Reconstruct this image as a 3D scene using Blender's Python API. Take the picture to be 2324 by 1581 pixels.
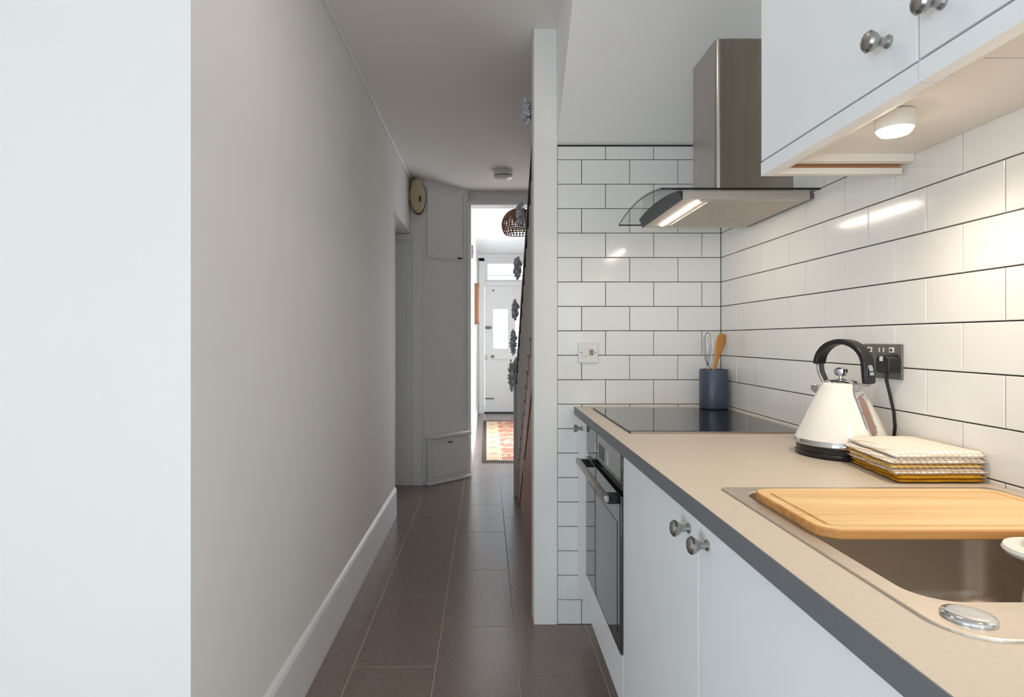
import bpy, bmesh, math, random
from mathutils import Vector, Matrix, noise
random.seed(7)
for o in list(bpy.data.objects): bpy.data.objects.remove(o)
SC = bpy.context.scene
COL = SC.collection
PI = math.pi

# ------------------------------------------------------------------ camera
cam_d = bpy.data.cameras.new('camera')
cam = bpy.data.objects.new('camera', cam_d); COL.objects.link(cam)
cam.location = (0, 0, 1.183)
cam.rotation_euler = (PI/2, 0, 0)
cam_d.sensor_width = 36; cam_d.sensor_fit = 'HORIZONTAL'
cam_d.lens = 1350/2324*36
cam_d.shift_x = 58/2324
cam_d.shift_y = -21.5/2324
cam_d.clip_start = 0.02
SC.camera = cam

# ------------------------------------------------------------------ world, daylight, exposure
W = bpy.data.worlds.new('daylight'); SC.world = W; W.use_nodes = True
bg = W.node_tree.nodes['Background']
bg.inputs['Color'].default_value = (0.72, 0.87, 1.0, 1)
bg.inputs['Strength'].default_value = 2.3

def area(name, loc, rot, sx, sy, power, col):
    l = bpy.data.lights.new(name, 'AREA'); l.shape = 'RECTANGLE'; l.size = sx; l.size_y = sy
    l.energy = power; l.color = col
    o = bpy.data.objects.new(name, l); COL.objects.link(o)
    o.location = loc; o.rotation_euler = rot
    return o
# daylight through the wide garden window behind the viewer
area('window_daylight', (-0.75, -4.62, 1.25), (PI/2, 0, 0), 2.9, 1.95, 3, (0.72, 0.87, 1.0))
# daylight through the glazed side door on the left, well behind the viewer
area('side_daylight', (-2.38, -2.2, 0.72), (0, -PI/2, 0), 1.25, 1.9, 80, (0.72, 0.87, 1.0))
# fill light at an added right-wall window, to brighten the left wall
area('right_fill', (0.95, -1.9, 1.55), (0, PI/2, 0), 1.0, 1.6, 20, (0.88, 0.94, 1.0))
# added fill light in an unseen side opening, to brighten the hall
area('hall_fill', (1.02, 6.9, 1.1), (0, PI/2, 0), 1.9, 1.1, 52, (0.93, 0.96, 1.0))
vs = SC.view_settings
vs.view_transform = 'Standard'; vs.look = 'None'; vs.gamma = 1; vs.use_curve_mapping = False
vs.exposure = 0.0

# ------------------------------------------------------------------ materials
def lin(c):
    c = c/255.0
    return c/12.92 if c <= 0.04045 else ((c+0.055)/1.055)**2.4
def rgb(r, g, b): return (lin(r), lin(g), lin(b), 1)
MATS = {}
def mat(name, col, rough=0.5, metal=0.0, var=0.0, scale=8.0, stretch=(1,1,1), bump=0.0, bscale=60, coat=0.0, ior=1.5, spec=0.5):
    if name in MATS: return MATS[name]
    m = bpy.data.materials.new(name); m.use_nodes = True
    nt = m.node_tree; p = nt.nodes['Principled BSDF']
    p.inputs['Roughness'].default_value = rough; p.inputs['Metallic'].default_value = metal
    p.inputs['IOR'].default_value = ior
    p.inputs['Specular IOR Level'].default_value = spec
    if coat: p.inputs['Coat Weight'].default_value = coat; p.inputs['Coat Roughness'].default_value = 0.05
    tc = nt.nodes.new('ShaderNodeTexCoord'); mp = nt.nodes.new('ShaderNodeMapping')
    mp.inputs['Scale'].default_value = stretch
    nt.links.new(tc.outputs['Object'], mp.inputs['Vector'])
    nz = nt.nodes.new('ShaderNodeTexNoise'); nz.inputs['Scale'].default_value = scale; nz.inputs['Detail'].default_value = 4
    nt.links.new(mp.outputs['Vector'], nz.inputs['Vector'])
    rp = nt.nodes.new('ShaderNodeValToRGB')
    v = max(var, 0.004)
    rp.color_ramp.elements[0].position = 0.3; rp.color_ramp.elements[1].position = 0.7
    rp.color_ramp.elements[0].color = [c*(1-v) for c in col[:3]]+[1]
    rp.color_ramp.elements[1].color = [min(1, c*(1+v)) for c in col[:3]]+[1]
    nt.links.new(nz.outputs['Fac'], rp.inputs['Fac']); nt.links.new(rp.outputs['Color'], p.inputs['Base Color'])
    if bump:
        n2 = nt.nodes.new('ShaderNodeTexNoise'); n2.inputs['Scale'].default_value = bscale
        nt.links.new(mp.outputs['Vector'], n2.inputs['Vector'])
        b = nt.nodes.new('ShaderNodeBump'); b.inputs['Strength'].default_value = bump; b.inputs['Distance'].default_value = 0.002
        nt.links.new(n2.outputs['Fac'], b.inputs['Height']); nt.links.new(b.outputs['Normal'], p.inputs['Normal'])
    MATS[name] = m
    return m
def emit(name, col, strength):
    m = bpy.data.materials.new(name); m.use_nodes = True
    p = m.node_tree.nodes['Principled BSDF']
    p.inputs['Base Color'].default_value = (0.9, 0.9, 0.9, 1)
    p.inputs['Emission Color'].default_value = (*col, 1); p.inputs['Emission Strength'].default_value = strength
    return m
def glass(name, tint, gloss=1.45, rough=0.0):
    m = bpy.data.materials.new(name); m.use_nodes = True
    nt = m.node_tree; nt.nodes.remove(nt.nodes['Principled BSDF'])
    out = nt.nodes['Material Output']
    t = nt.nodes.new('ShaderNodeBsdfTransparent'); t.inputs['Color'].default_value = (*tint, 1)
    g = nt.nodes.new('ShaderNodeBsdfGlossy'); g.inputs['Roughness'].default_value = rough
    mx = nt.nodes.new('ShaderNodeMixShader')
    fr = nt.nodes.new('ShaderNodeFresnel'); fr.inputs['IOR'].default_value = gloss
    ge = nt.nodes.new('ShaderNodeNewGeometry'); iv = nt.nodes.new('ShaderNodeMath'); iv.operation = 'SUBTRACT'; iv.inputs[0].default_value = 1.0
    nt.links.new(ge.outputs['Backfacing'], iv.inputs[1])
    ml = nt.nodes.new('ShaderNodeMath'); ml.operation = 'MULTIPLY'
    nt.links.new(fr.outputs['Fac'], ml.inputs[0]); nt.links.new(iv.outputs[0], ml.inputs[1])
    nt.links.new(ml.outputs[0], mx.inputs['Fac'])
    nt.links.new(t.outputs[0], mx.inputs[1]); nt.links.new(g.outputs[0], mx.inputs[2])
    nt.links.new(mx.outputs[0], out.inputs['Surface'])
    return m
def check_mat(name, base, line, period, width, bumpy=True):
    """woven check: thin lines of one colour on a ground of another, in object space"""
    m = bpy.data.materials.new(name); m.use_nodes = True
    nt = m.node_tree; p = nt.nodes['Principled BSDF']; p.inputs['Roughness'].default_value = 0.9
    p.inputs['Specular IOR Level'].default_value = 0.1
    tc = nt.nodes.new('ShaderNodeTexCoord'); sp = nt.nodes.new('ShaderNodeSeparateXYZ')
    nt.links.new(tc.outputs['Object'], sp.inputs[0])
    prev = None
    for ax in (0, 1):
        a = nt.nodes.new('ShaderNodeMath'); a.operation = 'MULTIPLY'; a.inputs[1].default_value = 1/period
        f = nt.nodes.new('ShaderNodeMath'); f.operation = 'FRACT'
        c = nt.nodes.new('ShaderNodeMath'); c.operation = 'LESS_THAN'; c.inputs[1].default_value = width
        nt.links.new(sp.outputs[ax], a.inputs[0]); nt.links.new(a.outputs[0], f.inputs[0]); nt.links.new(f.outputs[0], c.inputs[0])
        if prev is None: prev = c
        else:
            mxm = nt.nodes.new('ShaderNodeMath'); mxm.operation = 'MAXIMUM'
            nt.links.new(prev.outputs[0], mxm.inputs[0]); nt.links.new(c.outputs[0], mxm.inputs[1]); prev = mxm
    mix = nt.nodes.new('ShaderNodeMix'); mix.data_type = 'RGBA'
    mix.inputs[6].default_value = base; mix.inputs[7].default_value = line
    nt.links.new(prev.outputs[0], mix.inputs[0])
    nt.links.new(mix.outputs[2], p.inputs['Base Color'])
    nz = nt.nodes.new('ShaderNodeTexNoise'); nz.inputs['Scale'].default_value = 300
    nt.links.new(tc.outputs['Object'], nz.inputs['Vector'])
    b = nt.nodes.new('ShaderNodeBump'); b.inputs['Strength'].default_value = 0.5; b.inputs['Distance'].default_value = 0.002
    nt.links.new(nz.outputs['Fac'], b.inputs['Height']); nt.links.new(b.outputs['Normal'], p.inputs['Normal'])
    return m
def wood(name, c1, c2, axis, scale=14, rough=0.45):
    """long grain along one axis"""
    m = bpy.data.materials.new(name); m.use_nodes = True
    nt = m.node_tree; p = nt.nodes['Principled BSDF']; p.inputs['Roughness'].default_value = rough
    tc = nt.nodes.new('ShaderNodeTexCoord'); mp = nt.nodes.new('ShaderNodeMapping')
    s = [scale*5]*3; s[axis] = scale*0.25
    mp.inputs['Scale'].default_value = s
    nt.links.new(tc.outputs['Object'], mp.inputs['Vector'])
    nz = nt.nodes.new('ShaderNodeTexNoise'); nz.inputs['Scale'].default_value = 1.0; nz.inputs['Detail'].default_value = 5
    nt.links.new(mp.outputs['Vector'], nz.inputs['Vector'])
    rp = nt.nodes.new('ShaderNodeValToRGB')
    rp.color_ramp.elements[0].position = 0.3; rp.color_ramp.elements[0].color = c1
    rp.color_ramp.elements[1].position = 0.62; rp.color_ramp.elements[1].color = c2
    nt.links.new(nz.outputs['Fac'], rp.inputs['Fac']); nt.links.new(rp.outputs['Color'], p.inputs['Base Color'])
    return m

M_WALL   = mat('wall_paint', rgb(240, 236, 230), 0.75, var=0.015, scale=2, bump=0.08, bscale=40)
M_CEIL   = mat('ceiling_paint', rgb(245, 241, 236), 0.85, var=0.012, scale=2)
M_WHITE  = mat('white_gloss_paint', rgb(236, 235, 233), 0.4, var=0.01)
M_GROUT  = mat('dark_grout', rgb(72, 68, 64), 0.9, var=0.1, scale=60)
M_TILE   = mat('white_glazed_tile', rgb(234, 231, 226), 0.14, var=0.01, scale=3, bump=0.05, bscale=9)
M_FLOOR  = mat('brown_floor_tile', rgb(128, 110, 101), 0.25, var=0.10, scale=60, bump=0.08, bscale=160, ior=1.6, spec=0.7)
M_FGROUT = mat('pale_floor_grout', rgb(196, 186, 172), 0.9, var=0.06, scale=50)
M_DOOR   = mat('white_cabinet_front', rgb(245, 245, 245), 0.32, var=0.004)
M_CARC   = mat('white_cabinet_board', rgb(236, 230, 222), 0.5, var=0.006)
M_TOP    = mat('taupe_worktop', rgb(208, 194, 177), 0.42, var=0.03, scale=160, bump=0.05, bscale=300)
M_EDGE   = mat('grey_worktop_edge', rgb(112, 113, 116), 0.45, var=0.03, scale=120)
M_STEEL  = mat('brushed_steel', rgb(178, 172, 164), 0.28, 1.0, var=0.06, scale=30, stretch=(1,1,0.02))
M_HOOD   = mat('satin_hood_steel', rgb(206, 196, 186), 0.5, 0.55, var=0.03, scale=30)
M_HOODP  = mat('dark_hood_panel', rgb(58, 60, 60), 0.35, spec=0.25)
M_SINK   = mat('satin_sink_steel', rgb(206, 196, 184), 0.42, 1.0, var=0.04, scale=40, stretch=(0.05,1,1))
M_CHROME = mat('chrome', rgb(220, 220, 222), 0.07, 1.0)
M_PEWTER = mat('pewter', rgb(168, 166, 162), 0.27, 1.0, var=0.05)
M_BLKGL  = mat('black_glass', rgb(16, 15, 15), 0.03, ior=1.7, spec=0.8)
M_BLACK  = mat('black_plastic', rgb(22, 22, 23), 0.35)
M_DGREY  = mat('dark_grey_metal', rgb(112, 108, 103), 0.4, 0.15, var=0.04)
M_KETTLE = mat('cream_enamel', rgb(240, 234, 224), 0.15, coat=0.6)
M_POT    = mat('slate_blue_ceramic', rgb(66, 74, 92), 0.35, var=0.06, scale=20)
M_PLAST  = mat('white_plastic', rgb(232, 228, 220), 0.35)
M_CREAM  = mat('aged_cream_plastic', rgb(206, 188, 150), 0.5, var=0.04)
M_DARKW  = mat('dark_wood', rgb(62, 44, 36), 0.5, var=0.2, scale=20, stretch=(1,1,0.1))
M_GREYP  = mat('grey_board', rgb(186, 184, 180), 0.6, var=0.05)
M_PALE   = mat('pale_board', rgb(206, 200, 190), 0.6, var=0.05)
M_RATTAN = mat('brown_rattan', rgb(96, 54, 28), 0.6, var=0.25, scale=60)
M_BUNCH  = mat('grey_blue_petals', rgb(208, 211, 217), 0.8, var=0.3, scale=45)
M_WIRE   = mat('steel_wire', rgb(190, 190, 190), 0.2, 1.0)
M_BOARD  = wood('bamboo_board', rgb(214, 170, 112), rgb(234, 198, 144), 0, 9, 0.5)
M_BEDGE  = wood('bamboo_edge', rgb(176, 116, 58), rgb(208, 150, 86), 0, 12, 0.5)
M_SPAT   = wood('spatula_wood', rgb(176, 112, 46), rgb(206, 142, 70), 2, 12)
M_BROWNW = wood('brown_wood', rgb(150, 106, 90), rgb(192, 146, 126), 2, 8)
M_FRAMEW = wood('orange_wood', rgb(100, 64, 38), rgb(128, 86, 54), 2, 10)
M_RAWW   = wood('raw_timber', rgb(176, 120, 84), rgb(198, 146, 106), 0, 10)
M_LED    = emit('warm_led', (1.0, 0.87, 0.72), 105)
M_PUCK   = emit('warm_lamp_lens', (1.0, 0.86, 0.68), 30)
M_GLASS  = glass('clear_hood_glass', (0.90, 0.92, 0.915), 1.15)
M_GEDGE  = mat('dark_glass_edge', rgb(30, 34, 33), 0.1)
M_PANE   = glass('window_glass', (0.96, 0.97, 0.97))

# ------------------------------------------------------------------ mesh helpers
class MB:
    def __init__(s): s.v = []; s.f = []; s.mi = []; s.cur = 0
    def quad(s, *ids): s.f.append(ids); s.mi.append(s.cur)
    def verts(s, pts):
        b = len(s.v); s.v.extend([tuple(p) for p in pts]); return b
    def box(s, x0, x1, y0, y1, z0, z1):
        b = s.verts([(x0,y0,z0),(x1,y0,z0),(x1,y1,z0),(x0,y1,z0),(x0,y0,z1),(x1,y0,z1),(x1,y1,z1),(x0,y1,z1)])
        for q in ((0,3,2,1),(4,5,6,7),(0,1,5,4),(1,2,6,5),(2,3,7,6),(3,0,4,7)): s.quad(*[b+i for i in q])
        return s
    def loft(s, rings, cap0=True, cap1=True, closed=True):
        n = len(rings[0]); bs = [s.verts(r) for r in rings]
        for a, c in zip(bs, bs[1:]):
            for i in range(n if closed else n-1):
                j = (i+1) % n
                s.quad(a+i, a+j, c+j, c+i)
        if cap0: s.quad(*[bs[0]+i for i in reversed(range(n))])
        if cap1: s.quad(*[bs[-1]+i for i in range(n)])
        return s
    def prism(s, poly, axis, a, b):
        """poly of 2-D points extruded along axis (0,1,2)"""
        def P(p, t):
            if axis == 0: return (t, p[0], p[1])
            if axis == 1: return (p[0], t, p[1])
            return (p[0], p[1], t)
        return s.loft([[P(p, a) for p in poly], [P(p, b) for p in poly]])
    def lathe(s, prof, c, axis=(0,0,1), n=32, cap0=True, cap1=True):
        """prof: (radius, height) list"""
        ax = Vector(axis).normalized()
        u = ax.orthogonal().normalized(); w = ax.cross(u)
        c = Vector(c)
        rings = [[c + ax*h + (u*math.cos(2*PI*i/n) + w*math.sin(2*PI*i/n))*max(r, 1e-5) for i in range(n)] for r, h in prof]
        return s.loft(rings, cap0, cap1)
    def tube(s, path, r, n=8, flat=None):
        """round tube, or flat band when flat=(half width vector, half thickness)"""
        path = [Vector(p) for p in path]; rings = []
        prev = None
        for i, p in enumerate(path):
            t = (path[min(i+1, len(path)-1)] - path[max(i-1, 0)]).normalized()
            if flat:
                wv, th = flat; wv = Vector(wv)
                nn = t.cross(wv).normalized()*th
                rings.append([p - wv - nn, p + wv - nn, p + wv + nn, p - wv + nn])
            else:
                rr = r[i] if isinstance(r, (list, tuple)) else r
                if prev is None: u = t.orthogonal().normalized()
                else: u = (prev - t*prev.dot(t)).normalized()
                prev = u; w = t.cross(u)
                rings.append([p + (u*math.cos(2*PI*k/n) + w*math.sin(2*PI*k/n))*rr for k in range(n)])
        return s.loft(rings)
    def build(s, name, m, parent=None, smooth=False, bevel=0, segs=2, angle=40):
        me = bpy.data.meshes.new(name)
        org = world_of(parent) if parent else Vector((0,0,0))
        me.from_pydata([tuple(Vector(p)-org) for p in s.v], [], s.f)
        ms = m if isinstance(m, (list, tuple)) else [m]
        for x in ms: me.materials.append(x)
        if len(ms) > 1: me.polygons.foreach_set('material_index', s.mi)
        bm = bmesh.new(); bm.from_mesh(me)
        bmesh.ops.recalc_face_normals(bm, faces=bm.faces); bm.to_mesh(me); bm.free()
        o = bpy.data.objects.new(name, me); COL.objects.link(o)
        if parent: o.parent = parent
        if smooth:
            for p in me.polygons: p.use_smooth = True
            me.set_sharp_from_angle(angle=math.radians(angle))
        if bevel:
            b = o.modifiers.new('bevel', 'BEVEL'); b.width = bevel; b.segments = segs
            b.limit_method = 'ANGLE'; b.angle_limit = math.radians(50)
            for p in me.polygons: p.use_smooth = True
            me.set_sharp_from_angle(angle=math.radians(60))
            b.harden_normals = False
        return o
WORLD = {}
def world_of(o):
    v = Vector((0,0,0))
    while o is not None: v += o.location; o = o.parent
    return v
def tag(o, label, cat, group=None, kind=None):
    o['label'] = label; o['category'] = cat
    if group: o['group'] = group
    if kind: o['kind'] = kind
    return o
def thing(name, loc, label, cat, group=None, kind=None):
    o = bpy.data.objects.new(name, None); COL.objects.link(o); o.location = loc; o.empty_display_size = 0.05
    return tag(o, label, cat, group, kind)
def B(*a): return MB().box(*a)
def rrect(x0, x1, y0, y1, r, z, n=8):
    """rounded rectangle ring, r = one radius or (ll, lr, ur, ul)"""
    if not isinstance(r, (list, tuple)): r = (r,)*4
    pts = []
    for (cx, cy, a0, rr) in ((x0+r[0], y0+r[0], PI, r[0]), (x1-r[1], y0+r[1], 1.5*PI, r[1]), (x1-r[2], y1-r[2], 0, r[2]), (x0+r[3], y1-r[3], 0.5*PI, r[3])):
        for k in range(n+1):
            a = a0 + 0.5*PI*k/n
            pts.append((cx+rr*math.cos(a), cy+rr*math.sin(a), z))
    return pts
def struct(name, mb, m, label, cat, **k):
    o = mb.build(name, m, None, **k); return tag(o, label, cat, None, 'structure')

# key dimensions (metres): read off the photograph's perspective
XR, YB = 0.973, 2.468          # tiled faces of the right and back walls
XL = -0.615                    # left wall
CZ, HZ = 2.47, 2.54            # ceilings of kitchen passage and hall
TOP = 0.903                    # worktop
WX = 0.364                     # worktop front
FX = 0.380                     # cabinet fronts
PITCH = 0.1014

# ------------------------------------------------------------------ shell
floor = struct('floor', B(-2.45, 1.1, -4.8, 10.6, -0.06, -0.0012), M_FGROUT, 'brown stone-look tiled floor with pale grout running down the passage', 'floor')
def tile_mesh(w, h, t, bev, m, name='tile'):
    """centred on the origin, back at y=0, face at y=-t"""
    mb = MB()
    a, c = w/2, h/2
    R = lambda ix, iz, y: [(-ix,y,-iz),(ix,y,-iz),(ix,y,iz),(-ix,y,iz)]
    mb.loft([R(a,c,0), R(a,c,-t+bev), R(a-bev*0.35,c-bev*0.35,-t+bev*0.3), R(a-bev,c-bev,-t)], True, True)
    me = bpy.data.meshes.new(name); me.from_pydata(mb.v, [], mb.f); me.materials.append(m)
    bm = bmesh.new(); bm.from_mesh(me); bmesh.ops.recalc_face_normals(bm, faces=bm.faces); bm.to_mesh(me); bm.free()
    return me
CACHE = {}
def get_tile(w, h, t, bev, m):
    k = (round(w, 4), round(h, 4), m.name)
    if k not in CACHE: CACHE[k] = tile_mesh(w, h, t, bev, m)
    return CACHE[k]
def put(me, parent, loc, rot):
    o = bpy.data.objects.new('tile', me); COL.objects.link(o); o.parent = parent
    o.location = loc; o.rotation_euler = rot; return o
def jit(a=0.0016): return random.uniform(-a, a)
GX = [-2.26, -1.9625, -1.67, -1.37, -1.0755, -0.778, -0.481, -0.1835, 0.1135, 0.411, 0.70, 1.0]
for i in range(len(GX)-1):
    x0, x1 = GX[i], GX[i+1]
    off = 2.45 if (i % 2 == 1) else 2.148
    y = off - 0.6*11
    while y < 9.5:
        ya, yb = max(y, -4.68), min(y+0.6, 9.52)
        if yb-ya > 0.03 and not (x1 < -0.75 and ya > 1.25) and not (x0 < -0.3 and ya > 5.0):
            me = get_tile(x1-x0-0.003, yb-ya-0.003, 0.012, 0.0008, M_FLOOR)
            put(me, floor, ((x0+x1)/2, (ya+yb)/2, -0.012), (-PI/2, 0, 0))
        y += 0.6

ceiling = struct('ceiling', B(-2.45, 1.1, -4.8, 5.2, CZ, CZ+0.1), M_CEIL, 'plain off-white ceiling above the passage and kitchen', 'ceiling')
hallc = struct('ceiling_hall', B(-0.4, 1.1, 5.32, 9.7, HZ, HZ+0.1), M_WHITE, 'bright white ceiling of the far hall', 'ceiling')

wl = MB().prism([(-2.45,1.237),(XL,1.237),(XL,3.98),(-0.74,3.98),(-0.74,1.36),(-2.45,1.36)], 2, 0, CZ)
wall_left = struct('wall_left', wl, M_WALL, 'long plain white wall on the left with its broad end face', 'wall')
lint = B(-0.74, XL, 3.98, 4.82, 2.035, CZ).build('lintel', M_WALL, wall_left)
B(XL-0.005, XL+0.004, 3.955, 3.98, 0.0, 2.035).build('corner_bead', M_WHITE, wall_left)
B(-0.84, -0.74, 3.98, 4.82, 0, 2.035).build('closed_leaf', M_WHITE, wall_left)
bb = MB().prism([(XL,0),(XL+0.015,0),(XL+0.015,0.176),(XL+0.010,0.188),(XL+0.003,0.196),(XL,0.196)], 1, 1.237, 3.978)
struct('baseboard_left', bb, M_WHITE, 'tall white skirting board with bevelled top along the left wall', 'baseboard')
struct('trim_1', MB().prism([(XL,CZ-0.026),(XL+0.012,CZ-0.026),(XL+0.016,CZ-0.02),(XL+0.016,CZ),(XL,CZ)], 1, 1.237, 4.8), M_WHITE, 'thin white cable trunking where left wall meets ceiling', 'trim')

# rear of the room with the garden window
wr = MB(); YW = -4.8
wr.box(-2.45, -2.2, YW, YW+0.1, 0, CZ); wr.box(0.7, 1.08, YW, YW+0.1, 0, CZ)
wr.box(-2.2, 0.7, YW, YW+0.1, 2.25, CZ); wr.box(-2.2, 0.7, YW, YW+0.1, 0, 0.25)
struct('wall_rear', wr, M_WALL, 'white wall behind the viewer with the garden window', 'wall')
wf = thing('window_1', (-0.75, YW+0.05, 0.25), 'wide white framed garden window behind the viewer', 'window', kind='structure')
fr = MB()
for x in (-2.2, -1.25, -0.30, 0.65): fr.box(x, x+0.05, YW+0.02, YW+0.08, 0.25, 2.25)
fr.box(-2.2, 0.7, YW+0.02, YW+0.08, 0.25, 0.30); fr.box(-2.2, 0.7, YW+0.02, YW+0.08, 2.2, 2.25)
fr.build('window_frame', M_WHITE, wf)
for x in (-2.15, -1.20, -0.25): B(x, x+0.90, YW+0.045, YW+0.05, 0.3, 2.2).build('pane', M_PANE, wf)
ws = MB(); ws.box(-2.55, -2.45, YW, -3.4, 0, CZ); ws.box(-2.55, -2.45, -1.4, 1.36, 0, CZ); ws.box(-2.55, -2.45, -3.4, -1.4, 2.2, CZ)
struct('wall_side', ws, M_WALL, 'white side wall of the room left of the viewer', 'wall')
gd = thing('door_2', (-2.5, -2.4, 0), 'white framed glazed side door left of the viewer', 'door', kind='structure')
fr = MB()
for y in (-3.4, -2.43, -1.46): fr.box(-2.53, -2.47, y, y+0.06, 0, 2.2)
fr.box(-2.53, -2.47, -3.4, -1.4, 0, 0.09); fr.box(-2.53, -2.47, -3.4, -1.4, 2.13, 2.2)
fr.build('door_frame', M_WHITE, gd)
for y in (-3.34, -2.37): B(-2.503, -2.497, y, y+0.91, 0.09, 2.13).build('pane', M_PANE, gd)
rw = thing('window_added', (1.03, -1.9, 1.0), 'white framed window added in the right wall behind the viewer for fill light', 'window', kind='structure')  # unseen window, added to go with the right-hand fill light
fr = MB()
for y in (-2.75, -1.93, -1.10): fr.box(1.0, 1.06, y, y+0.05, 1.0, 2.1)
fr.box(1.0, 1.06, -2.75, -1.05, 1.0, 1.05); fr.box(1.0, 1.06, -2.75, -1.05, 2.05, 2.1)
fr.build('window_frame', M_WHITE, rw)
for y in (-2.70, -1.88): B(1.028, 1.033, y, y+0.78, 1.05, 2.05).build('pane', M_PANE, rw)

# flush ceiling lamp over the kitchen floor
M_CLAMP = emit('ceiling_lamp_glass', (1.0, 0.95, 0.90), 3)
cl = thing('ceiling_lamp', (0.0, 1.45, CZ), 'round flush ceiling lamp above the kitchen floor', 'lamp')
MB().lathe([(0.13,0.0),(0.13,-0.02),(0.12,-0.025)], (0.0, 1.45, CZ-0.0003), n=32).build('rim', M_CHROME, cl, smooth=True)
MB().lathe([(0.118,-0.025),(0.112,-0.045),(0.08,-0.06),(0.03,-0.066),(0.002,-0.0665)], (0.0, 1.45, CZ-0.0003), n=32).build('shade', M_CLAMP, cl, smooth=True)
ll = bpy.data.lights.new('ceiling_lamp_light', 'AREA'); ll.shape = 'DISK'; ll.size = 0.22; ll.energy = 1.3; ll.color = (1.0, 0.95, 0.90)
lo = bpy.data.objects.new('ceiling_lamp_light', ll); COL.objects.link(lo); lo.parent = cl; lo.location = (0, 0, -0.075)

# right wall and tiled return wall
wm = MB(); wm.box(XR+0.008, 1.08, -1.05, 2.576, 0, CZ); wm.box(XR+0.008, 1.08, -4.8, -2.75, 0, CZ)
wm.box(XR+0.008, 1.08, -2.75, -1.05, 0, 1.0); wm.box(XR+0.008, 1.08, -2.75, -1.05, 2.1, CZ)
wall_right = struct('wall_right', wm, M_GROUT, 'white metro-tiled wall behind the worktop', 'wall')
B(XR+0.0055, XR+0.0085, 0.3, 2.47, 1.99, CZ).build('plaster', M_WALL, wall_right)
pm = MB(); pm.box(XR+0.0055, XR+0.0085, -1.05, 0.3, 0, CZ); pm.box(XR+0.0055, XR+0.0085, -4.7, -2.75, 0, CZ); pm.box(XR+0.0055, XR+0.0085, -2.75, -1.05, 0, 1.0); pm.box(XR+0.0055, XR+0.0085, -2.75, -1.05, 2.1, CZ)
pm.build('plaster', M_WALL, wall_right)
wall_back = struct('wall_back', B(0.294, XR+0.008, YB+0.008, 2.576, 0, 1.9855), M_GROUT, 'white metro-tiled end wall beside the hob', 'wall')
G = 0.0027
for k in range(0, 20):
    z0 = k*PITCH; z1 = min(z0+PITCH, 1.983)
    j0 = 0.4945 if k % 2 else 0.395
    js = [0.294] + [j0 + 0.2*n for n in range(-1, 4) if 0.30 < j0+0.2*n < XR-0.01] + [XR]
    for a, b in zip(js, js[1:]):
        put(get_tile(b-a-G, z1-z0-G, 0.008, 0.0014, M_TILE), wall_back, ((a+b)/2, YB+0.008, (z0+z1)/2), (jit(), 0, jit()))
    if k >= 8:
        j0 = (1.016 if k % 2 else 1.116) - 0.8
        lo = 0.30 if k < 16 else 1.30
        js = [j0+0.2*n for n in range(0, 14) if lo < j0+0.2*n < YB-0.012] + [YB]
        for a, b in zip(js, js[1:]):
            put(get_tile(b-a-G, z1-z0-G, 0.008, 0.0014, M_TILE), wall_right, (XR+0.008, (a+b)/2, (z0+z1)/2), (jit(), 0, -PI/2+jit()))
struct('trim_2', B(0.196, 0.294, 2.462, 2.576, 0, CZ), M_WALL, 'white square post ending the partition between passage and kitchen', 'trim', bevel=0.003)
struct('trim_3', B(0.292, XR+0.006, 2.4635, 2.478, 1.9835, 1.9870), M_GROUT, 'thin dark strip along the top of the end wall tiles', 'trim')
SL = 0.79
sof = MB().prism([(YB+0.008,1.9855),(YB-(CZ-1.9855)/SL,CZ),(YB+0.008,CZ)], 0, 0.294, XR+0.008)
struct('ceiling_slope', sof, M_CEIL, 'sloping plaster soffit under the stairs above the cooker hood', 'ceiling')

# passage far end: jamb, slanted boxing, doorway to the hall
fj = B(-0.84, -0.496, 4.82, 4.95, 0, CZ)
jamb = struct('wall_far_left', fj, M_WHITE, 'narrow white wall and door lining at the end of the left wall', 'wall')
B(-0.665, -0.650, 4.808, 4.82, 0, 2.0).build('architrave', M_WHITE, jamb)
B(-0.600, -0.520, 4.796, 4.82, 0, 1.99).build('architrave', M_WHITE, jamb, bevel=0.004)
B(-0.74, -0.60, 4.80, 4.82, 1.985, 2.03).build('architrave', M_WHITE, jamb)
aw = MB().prism([(-0.496,4.82),(-0.160,5.13),(-0.160,5.32),(-0.496,5.32)], 2, 0, CZ)
wall_ang = struct('wall_slanted', aw, M_WHITE, 'slanted white boxing beside the hall doorway', 'wall')
# things on the slanted face
p0 = Vector((-0.496, 4.82, 0)); p1 = Vector((-0.160, 5.13, 0)); du = (p1-p0).normalized(); nn = Vector((du.y, -du.x, 0)).normalized()
def slant(mb, u0, u1, z0, z1, d0, d1):
    pts = []
    for (u, d) in ((u0,d0),(u1,d0),(u1,d1),(u0,d1)):
        q = p0 + du*u + nn*d; pts.append((q.x, q.y))
    return mb.prism(pts, 2, z0, z1)
hatch = thing('access_hatch', p0+nn*0.0+Vector((0.15,0.14,1.85)), 'flat painted hatch high on the slanted boxing', 'hatch')
slant(MB(), 0.03, 0.40, 1.86, 2.40, 0.0, 0.009).build('panel', M_WHITE, hatch, bevel=0.003)
mbf = MB()
slant(mbf, 0.012, 0.03, 1.85, 2.42, 0, 0.014); slant(mbf, 0.40, 0.418, 1.85, 2.42, 0, 0.014)
slant(mbf, 0.03, 0.40, 1.845, 1.86, 0, 0.014); slant(mbf, 0.03, 0.40, 2.40, 2.42, 0, 0.014)
mbf.build('frame', M_WHITE, hatch, bevel=0.002)
slant(MB(), 0.33, 0.375, 1.862, 1.872, 0.009, 0.02).build('latch', M_BLACK, hatch)
mbx = thing('boxed_cover', p0+Vector((0.15,0.12,0)), 'low white boxed cover with moulded top at the foot of the slanted boxing', 'cover')
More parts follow.
